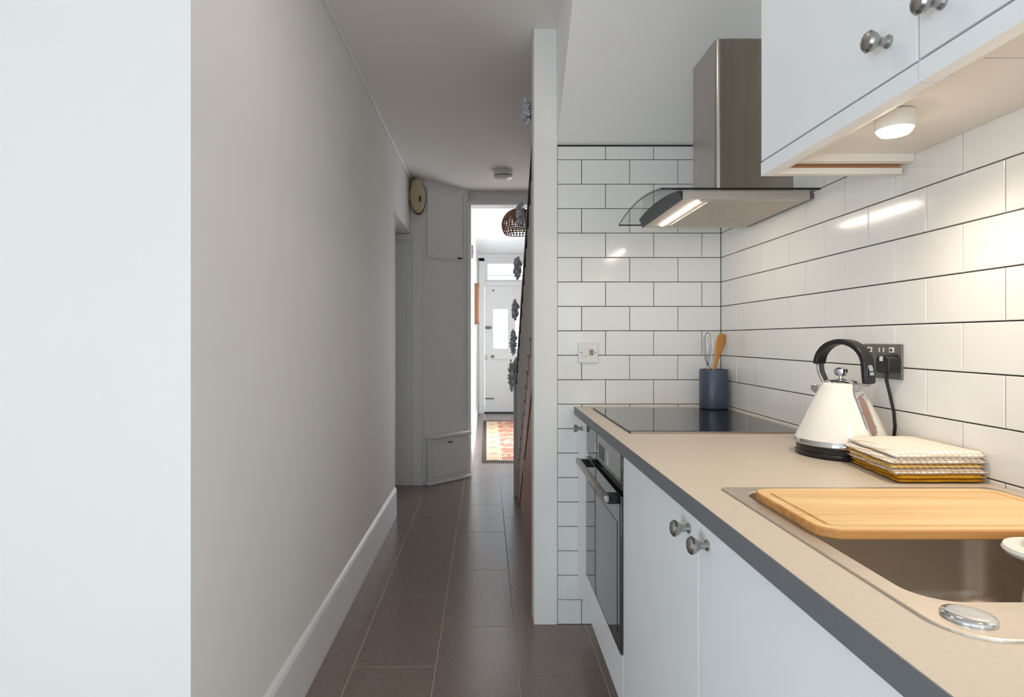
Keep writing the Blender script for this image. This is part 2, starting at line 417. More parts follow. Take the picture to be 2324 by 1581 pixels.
slant(MB(), 0.0, 0.44, 0.031, 0.37, 0.0008, 0.045).build('body', M_WHITE, mbx, bevel=0.004)
slant(MB(), -0.01, 0.45, 0.37, 0.40, 0.0008, 0.06).build('top_moulding', M_WHITE, mbx, bevel=0.008)
slant(MB(), -0.01, 0.45, 0.0008, 0.03, 0.0008, 0.056).build('foot_moulding', M_WHITE, mbx, bevel=0.006)
slant(MB(), 0.05, 0.39, 0.06, 0.32, 0.045, 0.053).build('raised_panel', M_WHITE, mbx, bevel=0.004)
slant(MB(), 0.20, 0.24, 0.325, 0.337, 0.045, 0.058).build('catch', M_DGREY, mbx)

struct('wall_header', B(-0.160, 0.62, 5.2, 5.32, 2.366, CZ+0.1), M_WHITE, 'white header above the hall doorway', 'wall')
dl = MB(); dl.box(-0.172, -0.150, 5.118, 5.16, 0, 2.366); dl.box(-0.160, -0.135, 5.16, 5.34, 0, 2.366); dl.box(-0.172, 0.5, 5.18, 5.34, 2.352, 2.385)
struct('trim_4', dl, M_WHITE, 'white painted lining around the hall doorway', 'trim', bevel=0.003)
struct('wall_passage_right', B(0.98, 1.08, 2.576, 5.24, 0, CZ), M_WALL, 'white wall behind the staircase in the passage', 'wall')
struct('wall_hall_left', B(-0.30, -0.148, 5.32, 9.62, 0, HZ), M_WHITE, 'bright white left wall of the far hall', 'wall')
hr = MB(); hr.box(0.90, 1.0, 5.32, 6.3, 0, HZ); hr.box(0.90, 1.0, 7.5, 9.62, 0, HZ); hr.box(0.90, 1.0, 6.3, 7.5, 2.05, HZ)  # gap in the wall added to let the hall fill light in
struct('wall_hall_right', hr, M_WHITE, 'white right wall of the far hall with an opening added for fill light', 'wall')
struct('wall_hall_return', B(0.60, 1.0, 5.24, 5.34, 0, HZ), M_WHITE, 'white return wall where the hall widens', 'wall')
struct('baseboard_hall', B(-0.148, -0.132, 5.34, 9.5, 0, 0.16), M_WHITE, 'white skirting along the left of the hall', 'baseboard')

# front door wall
YD = 9.5
wd = MB(); wd.box(-0.30, -0.10, YD, YD+0.12, 0, HZ); wd.box(0.90, 1.0, YD, YD+0.12, 0, HZ); wd.box(-0.10, 0.90, YD, YD+0.12, 2.46, HZ)
struct('wall_front', wd, M_WHITE, 'white wall around the front door at the hall end', 'wall')
fd = MB()
fd.box(-0.12, -0.03, YD-0.03, YD+0.09, 0, 2.48); fd.box(0.83, 0.92, YD-0.03, YD+0.09, 0, 2.48)
fd.box(-0.12, 0.92, YD-0.03, YD+0.09, 2.42, 2.50); fd.box(-0.03, 0.83, YD-0.03, YD+0.09, 2.03, 2.10)
fd.box(-0.148, 0.9, YD-0.045, YD-0.03, 2.47, 2.54)
struct('trim_5', fd, M_WHITE, 'white frame and head of the front doorway', 'trim', bevel=0.004)
win2 = thing('window_2', (0.4, YD+0.03, 2.1), 'bright fanlight window above the front door', 'window', kind='structure')
f2 = MB(); f2.box(-0.03, 0.02, YD+0.0, YD+0.05, 2.1, 2.42); f2.box(0.78, 0.83, YD+0.0, YD+0.05, 2.1, 2.42)
f2.box(0.02, 0.78, YD, YD+0.05, 2.1, 2.13); f2.box(0.02, 0.78, YD, YD+0.05, 2.385, 2.42); f2.box(0.02, 0.78, YD+0.01, YD+0.04, 2.195, 2.207)
f2.build('window_frame', M_WHITE, win2)
B(0.02, 0.78, YD+0.022, YD+0.027, 2.13, 2.385).build('pane', M_PANE, win2)
dr = thing('door_1', (0.4, YD+0.03, 0), 'white panelled front door with two tall glass panes', 'door', kind='structure')
lf = MB(); y0, y1 = YD+0.0, YD+0.045
lf.box(-0.025, 0.108, y0, y1, 0.03, 2.025); lf.box(0.692, 0.825, y0, y1, 0.03, 2.025)
lf.box(0.34, 0.46, y0, y1, 0.03, 2.025)
for z0, z1 in ((0.03, 0.25), (0.86, 1.03), (1.66, 2.025)):
    lf.box(0.108, 0.34, y0, y1, z0, z1); lf.box(0.46, 0.692, y0, y1, z0, z1)
lf.build('leaf', M_WHITE, dr)
for x in (0.108, 0.46):
    B(x, x+0.232, YD+0.015, YD+0.03, 0.25, 0.86).build('panel', M_WHITE, dr)
    B(x, x+0.232, YD+0.02, YD+0.026, 1.03, 1.66).build('pane', M_PANE, dr)
    mb = MB(); mb.box(x-0.012, x+0.244, YD-0.008, YD, 0.86, 0.885); mb.build('panel_moulding', M_WHITE, dr)
B(-0.03, 0.83, YD-0.02, YD+0.06, 0.0, 0.022).build('threshold', M_BLACK, dr)
B(-0.02, 0.08, YD-0.03, YD, 1.345, 1.385).build('door_lock', M_DGREY, dr, bevel=0.004)
B(-0.015, 0.015, YD-0.05, YD, 0.86, 0.93).build('mortice_lock', M_PALE, dr, bevel=0.004)
MB().lathe([(0.022,0),(0.022,0.012),(0.011,0.018),(0.011,0.035),(0.02,0.04),(0.02,0.05)], (0.10, YD, 0.905), (0,-1,0), 12).build('door_knob', M_DGREY, dr, smooth=True)
MB().lathe([(0.012,0),(0.012,0.01),(0.004,0.014)], (0.11, YD, 1.955), (0,-1,0), 10).build('bolt_knob', M_BLACK, dr)
B(-0.02, 0.12, YD-0.012, YD, 0.225, 0.243).build('draught_bar', M_DGREY, dr)

# ------------------------------------------------------------------ base cabinets
def knob(c, parent, axis=(-1,0,0), s=1.0):
    pr = [(0.0095,0),(0.0095,0.003),(0.0062,0.006),(0.0062,0.013),(0.0085,0.017),(0.0135,0.023),(0.0155,0.027),(0.0155,0.030),(0.012,0.034),(0.004,0.0365)]
    return MB().lathe([(r*s, h*s) for r, h in pr], c, axis, 10).build('knob', M_PEWTER, parent, smooth=True, angle=30)
def base_unit(y0, y1, label, knob_y, low=False):
    t = thing('base_cabinet', (0.65, (y0+y1)/2, 0.15), label, 'cabinet', 'white base cabinets under the worktop')
    zt = 0.66 if low else 0.868
    mb = MB(); xb = 0.94
    mb.box(0.3995, xb, y0+0.001, y0+0.017, 0.15, zt); mb.box(0.3995, xb, y1-0.017, y1-0.001, 0.15, zt)
    mb.box(0.3995, xb, y0+0.017, y1-0.017, 0.15, 0.168); mb.box(xb-0.01, xb, y0+0.017, y1-0.017, 0.168, zt)
    mb.build('body', M_CARC, t)
    d = B(FX, 0.398, y0-0.0006, y1+0.0006, 0.152, 0.862).build('door', M_DOOR, t, bevel=0.0005, segs=1)
    knob((FX, knob_y, 0.829), d)
    return t
base_unit(2.237, 2.464, 'narrow white pull-out cabinet between the oven and the tiled end wall', 2.355)
base_unit(1.068, 1.650, 'white base cabinet right of the oven with a round pewter knob', 1.113, True)
base_unit(0.484, 1.066, 'white base cabinet below the sink, nearer the viewer', 1.020, True)
base_unit(-0.10, 0.482, 'white base cabinet at the near end of the worktop', 0.44)
tag(B(0.455, 0.471, -0.1, 2.466, 0.0, 0.149).build('plinth', M_DOOR), 'white plinth board under the base cabinets and oven', 'plinth')

# oven
ov = thing('oven', (0.65, 1.943, 0.15), 'built-in black glass oven with bar handle under the hob', 'oven')
B(0.4005, 0.93, 1.662, 2.226, 0.306, 0.862).build('body', M_DGREY, ov)
B(FX, 0.398, 1.653, 2.235, 0.152, 0.302).build('lower_panel', M_DOOR, ov, bevel=0.0015)
B(0.376, 0.400, 1.654, 2.233, 0.7605, 0.864).build('control_panel', M_BLKGL, ov, bevel=0.001)
od = B(0.374, 0.400, 1.654, 2.233, 0.307, 0.744).build('door', M_BLKGL, ov, bevel=0.001)
B(0.3728, 0.3738, 1.70, 2.19, 0.345, 0.66).build('window', M_BLKGL, od)
B(0.3735, 0.4005, 1.654, 2.233, 0.3035, 0.3065).build('door_trim', M_STEEL, od)
hd = B(0.332, 0.346, 1.675, 2.212, 0.722, 0.742).build('handle', M_STEEL, ov, bevel=0.002)
for y in (1.69, 2.172): B(0.344, 0.3745, y, y+0.026, 0.714, 0.742).build('handle_bracket', M_BLACK, ov, bevel=0.002)
B(0.3752, 0.376, 1.90, 1.99, 0.79, 0.835).build('display', M_BLACK, ov)
for y, z0, z1 in ((2.05, 0.795, 0.830), (1.84, 0.79, 0.835)):
    B(0.3752, 0.376, y, y+0.006, z0, z1).build('marking', M_PLAST, ov)
for y in (2.02, 1.83): B(0.3752, 0.376, y, y+0.005, 0.80, 0.806).build('marking', M_PLAST, ov)

# worktop with the sink cut-out
wt = thing('worktop', (0.65, 1.0, 0.871), 'long taupe laminate worktop with a grey front edge', 'worktop')
sx0, sx1, sy0, sy1 = 0.436, 0.944, 0.547, 1.115
cx0, cx1, cy0, cy1 = sx0+0.019, sx1-0.019, sy0+0.019, sy1-0.019
mb = MB(); z0 = 0.871
mb.box(WX+0.002, XR-0.001, -0.6, cy0, z0, TOP); mb.box(WX+0.002, XR-0.001, cy1, YB-0.001, z0, TOP)
mb.box(WX+0.002, cx0, cy0, cy1, z0, TOP); mb.box(cx1, XR-0.001, cy0, cy1, z0, TOP)
mb.build('slab', M_TOP, wt)
B(WX, WX+0.002, -0.6, YB-0.001, z0, TOP).build('front_edging', M_EDGE, wt)

# hob
hb = thing('hob', (0.688, 2.07, TOP), 'black glass induction hob set into the worktop', 'hob')
MB().loft([rrect(0.428, 0.948, 1.766, 2.377, 0.006, TOP+z) for z in (0.0005, 0.0045)]).build('glass', M_BLKGL, hb)
B(0.428, 0.948, 1.7615, 1.766, TOP+0.0005, TOP+0.0052).build('steel_trim', M_STEEL, hb)
B(0.4255, 0.428, 1.7615, 2.377, TOP+0.0005, TOP+0.005).build('side_trim', M_BLACK, hb)

# sink
sk = thing('sink', (0.69, 0.83, 0.70), 'square stainless steel single bowl sink', 'sink')
bx0, bx1, by0, by1 = 0.461, 0.905, 0.626, 1.085
ro = lambda z, e=0.0: rrect(sx0+e, sx1-e, sy0+e, sy1-e, (0.05, 0.05, 0.012, 0.012), z, 8)
ri = lambda z, e=0.0, r=0.045: rrect(bx0+e, bx1-e, by0+e, by1-e, r, z, 8)
mb = MB(); mb.loft([ro(TOP+0.0002), ro(TOP+0.0022, 0.0006), ro(TOP+0.0030, 0.002), ri(TOP+0.0030), ri(TOP+0.0015, 0.001)], False, False)
mb.build('rim', M_SINK, sk)
mb = MB(); mb.loft([ri(TOP+0.0015, 0.001), ri(TOP-0.01, 0.002), ri(0.73, 0.004), ri(0.708, 0.012, 0.05), ri(0.700, 0.035, 0.06)], False, True)
so = mb.build('bowl', M_SINK, sk, smooth=True, angle=60)
for p in so.data.polygons: p.use_smooth = True
MB().lathe([(0.04,0),(0.04,0.002),(0.03,0.003),(0.012,0.001)], (0.683, 0.855, 0.7002), n=24).build('waste', M_CHROME, sk, smooth=True)
MB().lathe([(0.0235,0.0),(0.0238,0.002),(0.0225,0.0042),(0.018,0.0055),(0.010,0.0056),(0.002,0.0056)], (0.4785, 0.5905, TOP+0.0030), n=36).build('waste_button', M_CHROME, sk, smooth=True, angle=60)

# white round-topped pump jar standing in the bowl
jr = thing('soap_jar', (0.715, 0.745, 0.701), 'white round lidded jar standing in the sink at the right edge', 'jar')
MB().lathe([(0.030,0.0),(0.033,0.004),(0.033,0.15),(0.026,0.19),(0.022,0.2)], (0.715, 0.745, 0.7015), n=32).build('body', M_PLAST, jr, smooth=True)
MB().lathe([(0.022,0.2),(0.050,0.207),(0.054,0.212),(0.052,0.2165),(0.034,0.2170),(0.033,0.2240),(0.029,0.2265),(0.002,0.2268)], (0.715, 0.745, 0.7015), n=40).build('lid', M_PLAST, jr, smooth=True, angle=35)

# cutting board
cb = thing('cutting_board', (0.68, 0.93, TOP+0.003), 'bamboo cutting board with a juice groove laid over the sink', 'cutting board')
zb, ztp = TOP+0.0034, TOP+0.0174
R = lambda e, z, r=0.032: rrect(0.463+e, 0.890-e, 0.818+e, 1.048-e, max(r-e, 0.004), z, 8)
mb = MB(); mb.cur = 1
mb.loft([R(0.002, zb), R(0, zb+0.002), R(0, ztp-0.002), R(0.0012, ztp-0.0004), R(0.003, ztp)], True, False)
mb.cur = 0
mb.loft([R(0.003, ztp), R(0.017, ztp), R(0.0185, ztp-0.003), R(0.0225, ztp-0.003), R(0.024, ztp)], False, True)
mb.build('board', [M_BOARD, M_BEDGE], cb, smooth=True, angle=35)

# ------------------------------------------------------------------ wall cabinets
def wall_unit(y0, y1, label, ky):
    t = thing('wall_cabinet', (0.81, (y0+y1)/2, 1.566), label, 'cabinet', 'white wall cabinets over the worktop')
    B(0.6645, XR-0.001, y0+0.0005, y1-0.0005, 1.603, 2.32).build('body', M_CARC, t)
    d = B(0.646, 0.6635, y0+0.0016, y1-0.0016, 1.6005, 2.32).build('door', M_DOOR, t, bevel=0.0012)
    knob((0.646, ky, 1.66), d, s=1.12)
    B(0.646, 0.672, y0+0.0002, y1-0.0002, 1.566, 1.5965).build('light_rail', M_DOOR, t)
    B(0.672, 0.700, y0+0.0002, y1-0.0002, 1.578, 1.603).build('rail_batten', M_CARC, t)
    return t
u1 = wall_unit(0.891, 1.400, 'white wall cabinet next to the cooker hood', 0.955)
u2 = wall_unit(0.300, 0.889, 'white wall cabinet nearer the viewer, cut by the picture edge', 0.842)
B(0.700, 0.972, 1.350, 1.370, 1.5865, 1.603).build('end_batten', M_CARC, u1)
B(0.672, 0.965, 1.387, 1.3995, 1.580, 1.603).build('raw_batten', M_RAWW, u1)
B(0.672, 0.965, 1.380, 1.3995, 1.566, 1.580).build('end_rail', M_CARC, u1)
def puck(x, y, label):
    t = thing('puck_light', (x, y, 1.603), label, 'light', 'round warm lights under the wall cabinets')
    MB().lathe([(0.030,0.0),(0.0325,-0.002),(0.0325,-0.028),(0.031,-0.032),(0.028,-0.033)], (x, y, 1.6028), n=32, cap1=False).build('housing', M_PLAST, t, smooth=True)
    MB().lathe([(0.028,-0.0325),(0.0275,-0.0365),(0.024,-0.0405),(0.014,-0.043),(0.002,-0.0435)], (x, y, 1.6028), n=32).build('lens', M_PUCK, t, smooth=True)
    l = bpy.data.lights.new('puck_lamp', 'SPOT'); l.energy = 6.4; l.color = (1.0, 0.84, 0.66); l.spot_size = math.radians(160); l.spot_blend = 0.9
    l.shadow_soft_size = 0.03
    o = bpy.data.objects.new('puck_lamp', l); COL.objects.link(o); o.parent = t; o.location = (0, 0, -0.06)
puck(0.757, 1.103, 'glowing round puck light under the wall cabinet next to the hood')
puck(0.757, 0.55, 'glowing round puck light under the wall cabinet nearer the viewer')

# ------------------------------------------------------------------ cooker hood
hy0, hy1 = 1.732, 2.285; hc = (hy0+hy1)/2; hh = (hy1-hy0)/2
def arch(y): return 1.617 + 0.024*(1-((y-hc)/hh)**2)
ho = thing('cooker_hood', (0.80, 1.998, 1.597), 'steel chimney cooker hood with an arched glass canopy and light strip', 'cooker hood')
N = 18
ys = [hy0 + (hy1-hy0)*i/N for i in range(N+1)]
gx0, gx1 = 0.508, XR-0.002
mb = MB()
rings = []
for y in ys: rings.append([(gx0, y, arch(y)), (gx1, y, arch(y)), (gx1, y, arch(y)+0.006), (gx0, y, arch(y)+0.006)])
mb.loft(rings, False, False)
gl = mb.build('glass_canopy', M_GLASS, ho, smooth=True)
e = MB()
e.loft([[(gx0-0.001, y, arch(y)), (gx0+0.0005, y, arch(y)), (gx0+0.0005, y, arch(y)+0.006), (gx0-0.001, y, arch(y)+0.006)] for y in ys])
e.box(gx0, gx1, hy0-0.0015, hy0+0.0002, arch(hy0), arch(hy0)+0.006); e.box(gx0, gx1, hy1-0.0002, hy1+0.0015, arch(hy1), arch(hy1)+0.006)
e.build('glass_edge', M_GEDGE, gl)
by0_, by1_ = 1.762, 2.212; bz = 1.597
ys = [by0_ + (by1_-by0_)*i/14 for i in range(15)]
MB().loft([[(0.582, y, bz), (0.958, y, bz), (0.958, y, arch(y)-0.001), (0.582, y, arch(y)-0.001)] for y in ys]).build('body', M_HOOD, ho)
MB().loft([[(0.5795, y, bz-0.001), (0.5815, y, bz-0.001), (0.5815, y, arch(y)-0.0005), (0.568, y, arch(y)-0.0005)] for y in ys]).build('control_panel', M_HOODP, ho, smooth=True)
B(0.668, 0.945, 1.80, 2.175, bz-0.0015, bz+0.0005).build('grease_filter', mat('filter_mesh', rgb(200, 190, 180), 0.55, 0.5, var=0.16, scale=260), ho)
B(0.6355, 0.6435, 1.80, 2.17, bz-0.0025, bz+0.0005).build('light_strip', M_LED, ho)
B(0.9585, 0.9715, 1.765, 2.205, bz+0.002, 1.616).build('wall_bracket', M_DGREY, ho)
ch = MB()
cx, cyn, cyf, rr = 0.728, 1.886, 2.109, 0.016
def chs(z):
    pts = [(XR-0.001, cyf, z), (XR-0.001, cyn, z)]
    for k in range(9):
        a = -PI/2 - PI/2*k/8
        pts.append((cx+rr+rr*math.cos(a), cyn+rr+rr*math.sin(a), z))
    for k in range(9):
        a = PI - PI/2*k/8
        pts.append((cx+rr+rr*math.cos(a), cyf-rr+rr*math.sin(a), z))
    return pts
ch.loft([chs(1.6405), chs(2.135)], True, True)
ch.build('chimney', M_STEEL, ho, smooth=True, angle=30)
for a, b in ((1.70, 1.706),): B(0.7273, 0.728, 2.04, 2.046, a, b).build('rivet', M_DGREY, ho)

# ------------------------------------------------------------------ kettle
kx, ky = 0.858, 1.440
kt = thing('kettle', (kx, ky, TOP), 'cream pyramid kettle with a black arched handle on a round base', 'kettle')
MB().lathe([(0.092,0.0006),(0.098,0.003),(0.099,0.009),(0.096,0.012)], (kx,ky,TOP), n=48).build('power_base', M_BLACK, kt, smooth=True)
MB().lathe([(0.090,0.012),(0.096,0.013),(0.0975,0.027)], (kx,ky,TOP), n=48).build('foot', M_BLACK, kt, smooth=True)
MB().lathe([(0.0975,0.027),(0.0995,0.029),(0.0995,0.038),(0.0985,0.040)], (kx,ky,TOP), n=48).build('chrome_band', M_CHROME, kt, smooth=True)
def kr(h):  # body radius at height h above the worktop
    t = (h-0.04)/(0.174-0.04)
    return 0.101 - 0.062*t - 0.010*t*(1-t)*-1.0
prof = [(0.0985,0.040),(0.1015,0.0415)] + [(kr(0.045+0.129*i/14), 0.045+0.129*i/14) for i in range(15)] + [(0.036,0.1752)]
bd = MB().lathe(prof, (kx,ky,TOP), n=64).build('body', M_KETTLE, kt, smooth=True, angle=50)
MB().lathe([(0.036,0.1752),(0.034,0.178),(0.022,0.183),(0.006,0.185)], (kx,ky,TOP), n=40).build('lid', M_CHROME, kt, smooth=True)
lk = MB().lathe([(0.005,0.184),(0.005,0.190),(0.011,0.192),(0.0155,0.200),(0.0135,0.208),(0.007,0.2125),(0.001,0.213)], (kx,ky,TOP), n=24).build('lid_knob', M_CHROME, kt, smooth=True)
u = Vector((0.42, -0.907, 0)).normalized(); wv = Vector((-u.y, u.x, 0))
K = Vector((kx, ky, TOP))
pts = []
for i in range(17):
    a = PI - (PI*0.98)*i/16
    pts.append(K + u*(0.004 + 0.060*math.cos(a)) + Vector((0,0,0.218 + 0.056*math.sin(a))))
pts += [K + u*0.0655 + Vector((0,0,0.20)), K + u*0.067 + Vector((0,0,0.186)), K + u*0.0675 + Vector((0,0,0.176))]
MB().tube(pts, 0, flat=(wv*0.0175, 0.0062)).build('handle', M_BLACK, kt, smooth=True, bevel=0.003)
MB().tube([K+u*-0.0555+Vector((0,0,0.222)), K+u*-0.0525+Vector((0,0,0.20)), K+u*-0.040+Vector((0,0,0.174))], 0, flat=(wv*0.011, 0.0035)).build('handle_bracket', M_CHROME, kt, bevel=0.001)
MB().tube([K+u*0.034+Vector((0,0,0.172)), K+u*0.06+Vector((0,0,0.173)), K+u*0.066+Vector((0,0,0.178))], 0, flat=(wv*0.014, 0.004)).build('rear_bracket', M_CHROME, kt, bevel=0.001)
cb_ = [K + u*(0.0742) + Vector((0,0,0.196+0.03*i/6)) - u*(0.0013*i*i/6*1.0) for i in range(7)]
MB().tube(cb_, 0, flat=(wv*0.007, 0.0008)).build('handle_inlay', M_CHROME, kt)
# water gauge on the side
g = Vector((0.22, -0.975, 0)).normalized(); gp = Vector((-g.y, g.x, 0))
def gauge(h0, h1, wid, off, n=10):
    mb = MB(); rings = []
    for i in range(n+1):
        h = h0 + (h1-h0)*i/n
        endf = min(1, (4*min(i, n-i)/n)+0.35)
        c = K + g*(kr(h)) + Vector((0,0,h))
        q = gp*wid*endf; o1 = g*off
        rings.append([c - q - g*0.006, c + q - g*0.006, c + q*0.85 + o1, c - q*0.85 + o1])
    return mb.loft(rings)
gauge(0.050, 0.172, 0.0150, 0.0028).build('gauge_surround', M_CHROME, kt, smooth=True)
gauge(0.060, 0.148, 0.0092, 0.0042).build('gauge_window', mat('gauge_smoke', rgb(150, 120, 108), 0.1), kt, smooth=True)
# spout
sp_ = -u
MB().loft([[K+sp_*0.050+wv*a+Vector((0,0,b)) for a, b in ((-0.014,0.140),(0.014,0.140),(0.009,0.166),(-0.009,0.166))],
           [K+sp_*0.076+wv*a+Vector((0,0,b)) for a, b in ((-0.006,0.152),(0.006,0.152),(0.007,0.166),(-0.007,0.166))]]).build('spout', M_CHROME, kt, bevel=0.002)

# ------------------------------------------------------------------ sockets
ds = thing('double_socket', (XR, 1.458, 1.128), 'dark metal double wall socket behind the kettle', 'socket')
MB().prism([(1.386,1.087),(1.530,1.087),(1.530,1.171),(1.386,1.171)], 0, XR-0.006, XR-0.0005).build('plate', M_DGREY, ds, bevel=0.002)
for y in (1.418, 1.498):
    rk = B(XR-0.0085, XR-0.006, y-0.008, y+0.008, 1.150, 1.163).build('rocker', M_PLAST, ds, bevel=0.0008)
    B(XR-0.0092, XR-0.0085, y-0.004, y+0.004, 1.154, 1.159).build('rocker_mark', M_BLACK, rk)
    for (a, b) in ((0.011, 1.112), (-0.011, 1.112)): B(XR-0.0068, XR-0.006, y+a-0.0032, y+a+0.0032, b, b+0.005).build('pin_slot', M_BLACK, ds)
    B(XR-0.0068, XR-0.006, y-0.002, y+0.002, 1.128, 1.137).build('pin_slot', M_PLAST, ds)
B(XR-0.0068, XR-0.006, 1.446, 1.450, 1.151, 1.162).build('marking', M_PLAST, ds); B(XR-0.0068, XR-0.006, 1.462, 1.466, 1.151, 1.162).build('marking', M_PLAST, ds)
pg = thing('plug', (XR-0.02, 1.405, 1.12), 'black plug with hanging cable in the dark metal socket', 'plug')
MB().prism([(1.382,1.103),(1.428,1.103),(1.428,1.135),(1.420,1.146),(1.390,1.146),(1.382,1.135)], 0, XR-0.040, XR-0.0095).build('plug_body', M_BLACK, pg, bevel=0.003)
B(XR-0.0408, XR-0.040, 1.400, 1.411, 1.131, 1.142).build('fuse_label', M_PLAST, pg)
MB().tube([(XR-0.028,1.405,1.104),(XR-0.028,1.405,1.085),(XR-0.020,1.404,1.05),(XR-0.012,1.403,1.01),(XR-0.008,1.405,0.975),(XR-0.0075,1.412,0.94),(XR-0.0075,1.43,0.916),(XR-0.0075,1.47,0.9085),(XR-0.009,1.53,0.9075),(0.93,1.60,0.9075)], 0.0037, 8).build('cable', M_BLACK, pg, smooth=True)

fs = thing('fused_switch', (0.421, YB, 1.126), 'white fused switch plate on the tiled end wall', 'switch')
B(0.380, 0.4625, YB-0.008, YB-0.0003, 1.084, 1.168).build('plate', M_PLAST, fs, bevel=0.002)
B(0.402, 0.416, YB-0.0115, YB-0.008, 1.111, 1.143).build('rocker', M_PLAST, fs, bevel=0.001)
B(0.426, 0.443, YB-0.0100, YB-0.008, 1.116, 1.139).build('fuse_holder', mat('grey_print', rgb(150, 132, 112), 0.5), fs, bevel=0.001)
for x in (0.392, 0.451): MB().lathe([(0.0026,0),(0.0026,0.001),(0.001,0.0012)], (x, YB-0.008, 1.127), (0,-1,0), 10).build('screw', M_DGREY, fs)

# ------------------------------------------------------------------ utensil pot
px, py = 0.903, 2.365
pz = TOP+0.005
pt = tag(MB().lathe([(0.050,0.0),(0.053,0.002),(0.0545,0.008),(0.0545,0.152),(0.053,0.155),(0.050,0.155),(0.049,0.150),(0.049,0.008),(0.02,0.007)], (px,py,pz), n=40).build('utensil_pot', M_POT, smooth=True, angle=50), 'slate blue cylindrical utensil pot on the hob corner', 'pot')
st = thing('wooden_spatula', (px-0.02, py, pz+0.01), 'wooden spatula leaning right out of the blue pot', 'spatula')
a0 = Vector((px-0.030, py+0.004, pz+0.012)); a1 = Vector((px+0.032, py-0.012, 1.205)); dv = (a1-a0)
sw = Vector((0.94, 0.25, 0)); sw = (sw - dv.normalized()*sw.dot(dv.normalized())).normalized(); sn = dv.normalized().cross(sw)
rings = []
for t, w_, th in ((0,0.007,0.005),(0.4,0.007,0.005),(0.62,0.0085,0.005),(0.70,0.014,0.0045),(0.78,0.020,0.004),(0.88,0.0235,0.0035),(0.95,0.021,0.003),(0.99,0.014,0.0025),(1.0,0.008,0.002)):
    c = a0 + dv*t
    rings.append([c + sw*w_*math.cos(2*PI*k/12) + sn*th*math.sin(2*PI*k/12) for k in range(12)])
MB().loft(rings).build('blade', M_SPAT, st, smooth=True)
wk = thing('whisk', (px-0.01, py, pz+0.01), 'steel balloon whisk standing in the blue pot', 'whisk')
b0 = Vector((px-0.002, py+0.014, pz+0.012)); b1 = Vector((px-0.014, py+0.022, 1.075)); bt = Vector((px-0.014, py+0.024, 1.210))
MB().tube([b0, b1], 0.005, 10).build('handle', M_STEEL, wk, smooth=True)
for k in range(5):
    an = PI*k/5; dd = Vector((math.cos(an), math.sin(an)*0.8, 0))
    pth = []
    for i in range(25):
        s = i/24; th = PI*s
        hgt = math.sin(th)**0.8
        pth.append(b1 + (bt-b1)*hgt + dd*0.030*math.cos(th)*(math.sin(th)**0.6+0.08))
    MB().tube(pth, 0.0011, 5).build('wire', M_WIRE, wk, smooth=True)

# ------------------------------------------------------------------ tea towels
M_T1 = check_mat('white_check_cloth', rgb(250, 245, 236), rgb(222, 190, 140), 0.0125, 0.14)
M_T2 = check_mat('mustard_check_cloth', rgb(200, 150, 58), rgb(240, 220, 176), 0.0125, 0.18)
M_T3 = check_mat('white_grey_check_cloth', rgb(240, 236, 232), rgb(190, 146, 72), 0.0125, 0.14)
M_T4 = check_mat('mustard_plain_cloth', rgb(214, 160, 44), rgb(188, 134, 40), 0.006, 0.2)
def towel(name, z0, th, layers, m, sh, label):
    """a folded cloth: flattened S of rounded layers, one mesh, near edge showing the folds"""
    mb = MB()
    q = [Vector((0.784+sh, 1.142)), Vector((0.9745, 1.143)), Vector((0.972, 1.350)), Vector((0.812+sh, 1.352))]
    t = th/layers
    for L in range(layers):
        z = z0 + L*t
        ins = random.uniform(0.003, 0.008)
        rings = []
        nU, nV = 18, 20
        def top(uu, vv, side):
            a = q[0].lerp(q[1], uu); b = q[3].lerp(q[2], uu); p = a.lerp(b, vv)
            wob = 0.0012*noise.noise(Vector((p.x*22, p.y*22, 5)))
            ed = min(uu, 1-uu, vv, 1-vv)
            rnd = math.sqrt(max(0, 1-(1-min(1, ed/0.05))**2))
            zz = z + t*0.5 + (t*0.5*(0.12+0.9*rnd))*side + wob*0.5 + (0.0 if zt < TOP+0.045 or side < 0 else 0.009*math.sin(PI*min(1, uu*1.05))*math.sin(PI*vv)*(0.35+vv))
            jx = ins + 0.0045*noise.noise(Vector((p.y*26, z*200, 3))); jy = ins + 0.0045*noise.noise(Vector((p.x*26, z*200, 9)))
            return (p.x + jx*(1-2*uu), p.y + jy*(1-2*vv), zz)
        g1 = [[top(i/nU, j/nV, 1) for i in range(nU+1)] for j in range(nV+1)]
        g0 = [[top(i/nU, j/nV, -1) for i in range(nU+1)] for j in range(nV+1)]
        for gg, flip in ((g1, False), (g0, True)):
            b = mb.verts([p for row in gg for p in row])
            for j in range(nV):
                for i in range(nU):
                    f = [b+j*(nU+1)+i, b+j*(nU+1)+i+1, b+(j+1)*(nU+1)+i+1, b+(j+1)*(nU+1)+i]
                    mb.quad(*(f[::-1] if flip else f))
            if flip: b_bot = b
            else: b_top = b
        bnd = [(i,0) for i in range(nU)] + [(nU,j) for j in range(nV)] + [(i,nV) for i in range(nU,0,-1)] + [(0,j) for j in range(nV,0,-1)]
        ix = [j*(nU+1)+i for i, j in bnd]
        for a, c in zip(ix, ix[1:]+ix[:1]): mb.quad(b_bot+a, b_bot+c, b_top+c, b_top+a)
    return tag(mb.build(name, m, None, smooth=True, angle=80), label, 'towel', 'folded tea towels beside the kettle')
zt = TOP+0.0015
towel('tea_towel', zt, 0.0145, 2, M_T4, 0.004, 'mustard tea towel at the bottom of the folded stack'); zt += 0.0147
towel('tea_towel', zt, 0.0120, 1, M_T3, -0.002, 'white checked tea towel just above the mustard bottom one'); zt += 0.0122
towel('tea_towel', zt, 0.0080, 1, M_T2, -0.012, 'thin mustard checked tea towel in the middle of the stack'); zt += 0.0082
